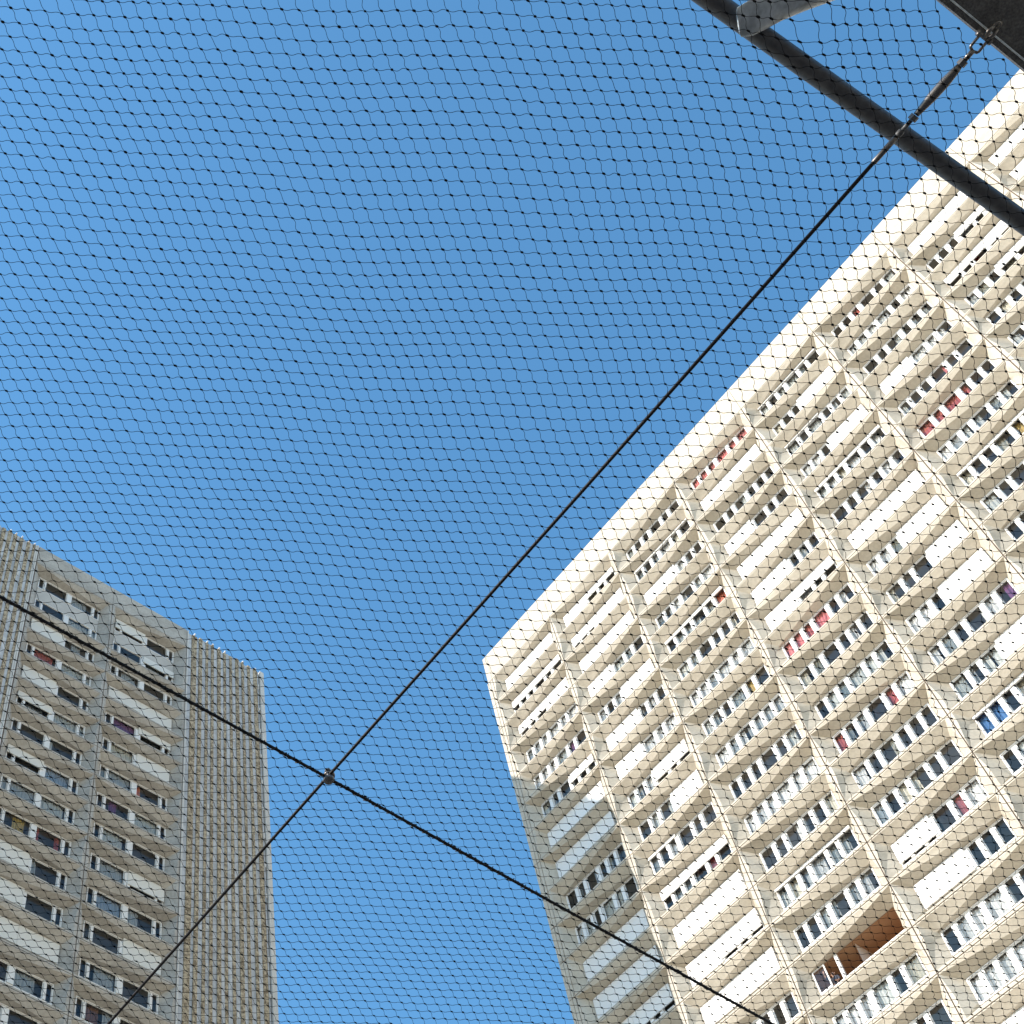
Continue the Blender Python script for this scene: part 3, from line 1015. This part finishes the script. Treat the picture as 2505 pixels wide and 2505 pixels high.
# turnbuckle
tb = thing('turnbuckle', (.17, YC, ZN), 'steel turnbuckle tensioning the thin cable below the dark beam', 'turnbuckle')
c = MB()
c.tube([(-.050, YC, ZC), (-.044, YC, ZC), (.050, YC, ZC)], [.0062, .0088, .0088], 14)
c.build('swage_terminal', STEEL, tb, True)
c = MB(); c.tube([(.0502, YC, ZC), (.0545, YC, ZC), (.066, YC, ZC), (.070, YC, ZC)], [.0090, .0105, .0105, .0075], 6)
c.tube([(.0702, YC, ZC), (.105, YC, ZC)], .0066, 12)
c.build('threaded_rod', DARKST, tb, True)
c = MB()
c.tube([(.124, YC, ZC), (.140, YC, ZC), (.185, YC, ZC), (.235, YC, ZC), (.275, YC, ZC), (.294, YC, ZC)], [.0085, .0105, .0150, .0160, .0125, .0090], 18)
c.build('body', STEEL, tb, True)
for xx in (.1055, .295):
    c = MB(); c.tube([(xx, YC, ZC), (xx + .017, YC, ZC)], .0138, 6)
    c.build('lock_nut', DARKST, tb)
c = MB(); c.tube([(.313, YC, ZC), (.345, YC, ZC)], .0078, 12)
for s_ in (-1, 1):
    c.tube([(.343, YC, ZC), (.347, YC + s_ * .014, ZC), (.352, YC + s_ * .016, ZC), (.392, YC + s_ * .016, ZC + .004)], .0045, 8)
c.build('fork', STEEL, tb, True)
c = MB(); c.tube([(.388, YC - .025, ZC + .004), (.388, YC + .025, ZC + .004)], .0062, 10)
for s_ in (-1, 1): c.tube([(.388, YC + s_ * .021, ZC + .004), (.388, YC + s_ * .027, ZC + .004)], .0098, 6)
c.build('pin', STEEL, tb, True)

# beam in the corner (runs along y), with its column
bm = thing('steel_beam', (.60, 2.4, ZN), 'wide dark steel beam with a flat underside in the top right corner', 'beam')
XB = .079 * HN
c = MB()
c.box(XB + .018, XB + .30, -.6, 7.5, ZN + .030, ZN + .046)
c.box(XB + .018, XB + .30, -.6, 7.5, ZN + .175, ZN + .19)
c.box(XB + .13, XB + .145, -.6, 7.5, ZN + .048, ZN + .173)
c.build('flange', ROUGHST, bm)
c = MB()
c.tube([(XB + .015, -.6, ZN + .030), (XB + .015, 7.5, ZN + .030)], .0028, 8)
c.build('edge_seam', GALV, bm, True)
c = MB()
c.box(XB - .004, XB + .012, -.6, 7.5, ZN + .030, ZN + .10)
c.build('edge_angle', ROUGHST, bm)
c = MB(); c.box(XB + .05, XB + .25, 7.2, 7.4, 0, ZN + .029)
c.build('column', ROUGHST, bm)
# eye bolt hanging from the beam
eb = thing('eye_bolt', (.425, YC, ZN + .02), 'steel eye bolt under the beam holding the turnbuckle', 'eye bolt')
c = MB(); c.torus((.431, YC + .006, ZN + .008), (.2, -.5, .8), .0125, .0042, 20, 8)
c.build('ring', STEEL, eb, True)
c = MB(); c.tube([(.439, YC + .012, ZN + .010), (.447, YC + .016, ZN + .029)], .0048, 10)
c.build('shank', STEEL, eb, True)
c = MB()
c.tube([(.425, YC - .004, ZN + .004), (.408, YC - .006, ZN + .001), (.388, YC + .000, ZN + .004)], .0065, 10)
c.tube([(.425, YC + .016, ZN + .010), (.408, YC + .018, ZN + .008), (.388, YC + .010, ZN + .004)], .0055, 10)
c.build('shackle', STEEL, eb, True)

# dark rail (tube) under which the net is carried, on a leg outside the frame
ZR = EYE.z + 5.12
rl_ = thing('steel_rail', (.045, 2.2, ZR), 'dark round steel rail crossing the top right of the net', 'rail')
p1, p2 = Vector((.0323, 1.7486, ZR)), Vector((.0776, 3.0409, ZR))
dr = (p2 - p1)
c = MB(); c.tube([p1 - dr * 2.2, p1 - dr, p1, p2, p2 + dr, p2 + dr * 2.6], .0315, 24)
c.build('tube', DARKST, rl_, True)
q0, q1 = p1 - dr * 2.2, p2 + dr * 2.6
c = MB()
for q in (q0, q1): c.tube([(q.x, q.y, 0), (q.x, q.y, ZR - .036)], .04, 20)
c.build('post', DARKST, rl_, True)
# galvanised strut with a flattened end bolted under the rail
st = thing('brace_tube', (.14, 1.92, ZR - .06), 'galvanised steel brace tube with a flattened end meeting the dark rail', 'brace tube')
s0 = Vector((.030, 1.843, ZR - .048)); sd = Vector((.76, .60, .10)).normalized()
sn = Vector((0, 0, 1)); sw = sd.cross(sn).normalized(); sn = sw.cross(sd)
mbm = MB()
rings = []
for t, wv, hv in ((-.004, .030, .006), (0.0, .044, .007), (.035, .052, .008), (.075, .050, .016), (.13, .046, .034), (.20, .0445, .0435), (.5, .0445, .0445), (1.4, .0445, .0445)):
    ce = s0 + sd * t + sn * (hv - .010)
    rings.append([ce + sw * wv * math.cos(2 * math.pi * k / 28) + sn * hv * math.sin(2 * math.pi * k / 28) for k in range(28)])
n0 = 0
for rg in rings: mbm.v += [tuple(p) for p in rg]
for k in range(len(rings) - 1):
    for i in range(28):
        j = (i + 1) % 28
        mbm.f.append((k * 28 + i, k * 28 + j, (k + 1) * 28 + j, (k + 1) * 28 + i)); mbm.m.append(0)
mbm.f.append(tuple(range(28))); mbm.m.append(0)
mbm.f.append(tuple((len(rings) - 1) * 28 + i for i in range(28))); mbm.m.append(0)
mbm.build('tube', GALV, st, True)
e = s0 + sd * 1.35
c = MB(); c.tube([(e.x, e.y, 0), (e.x, e.y, e.z - .03)], .05, 20)
c.build('post', GALV, st, True)
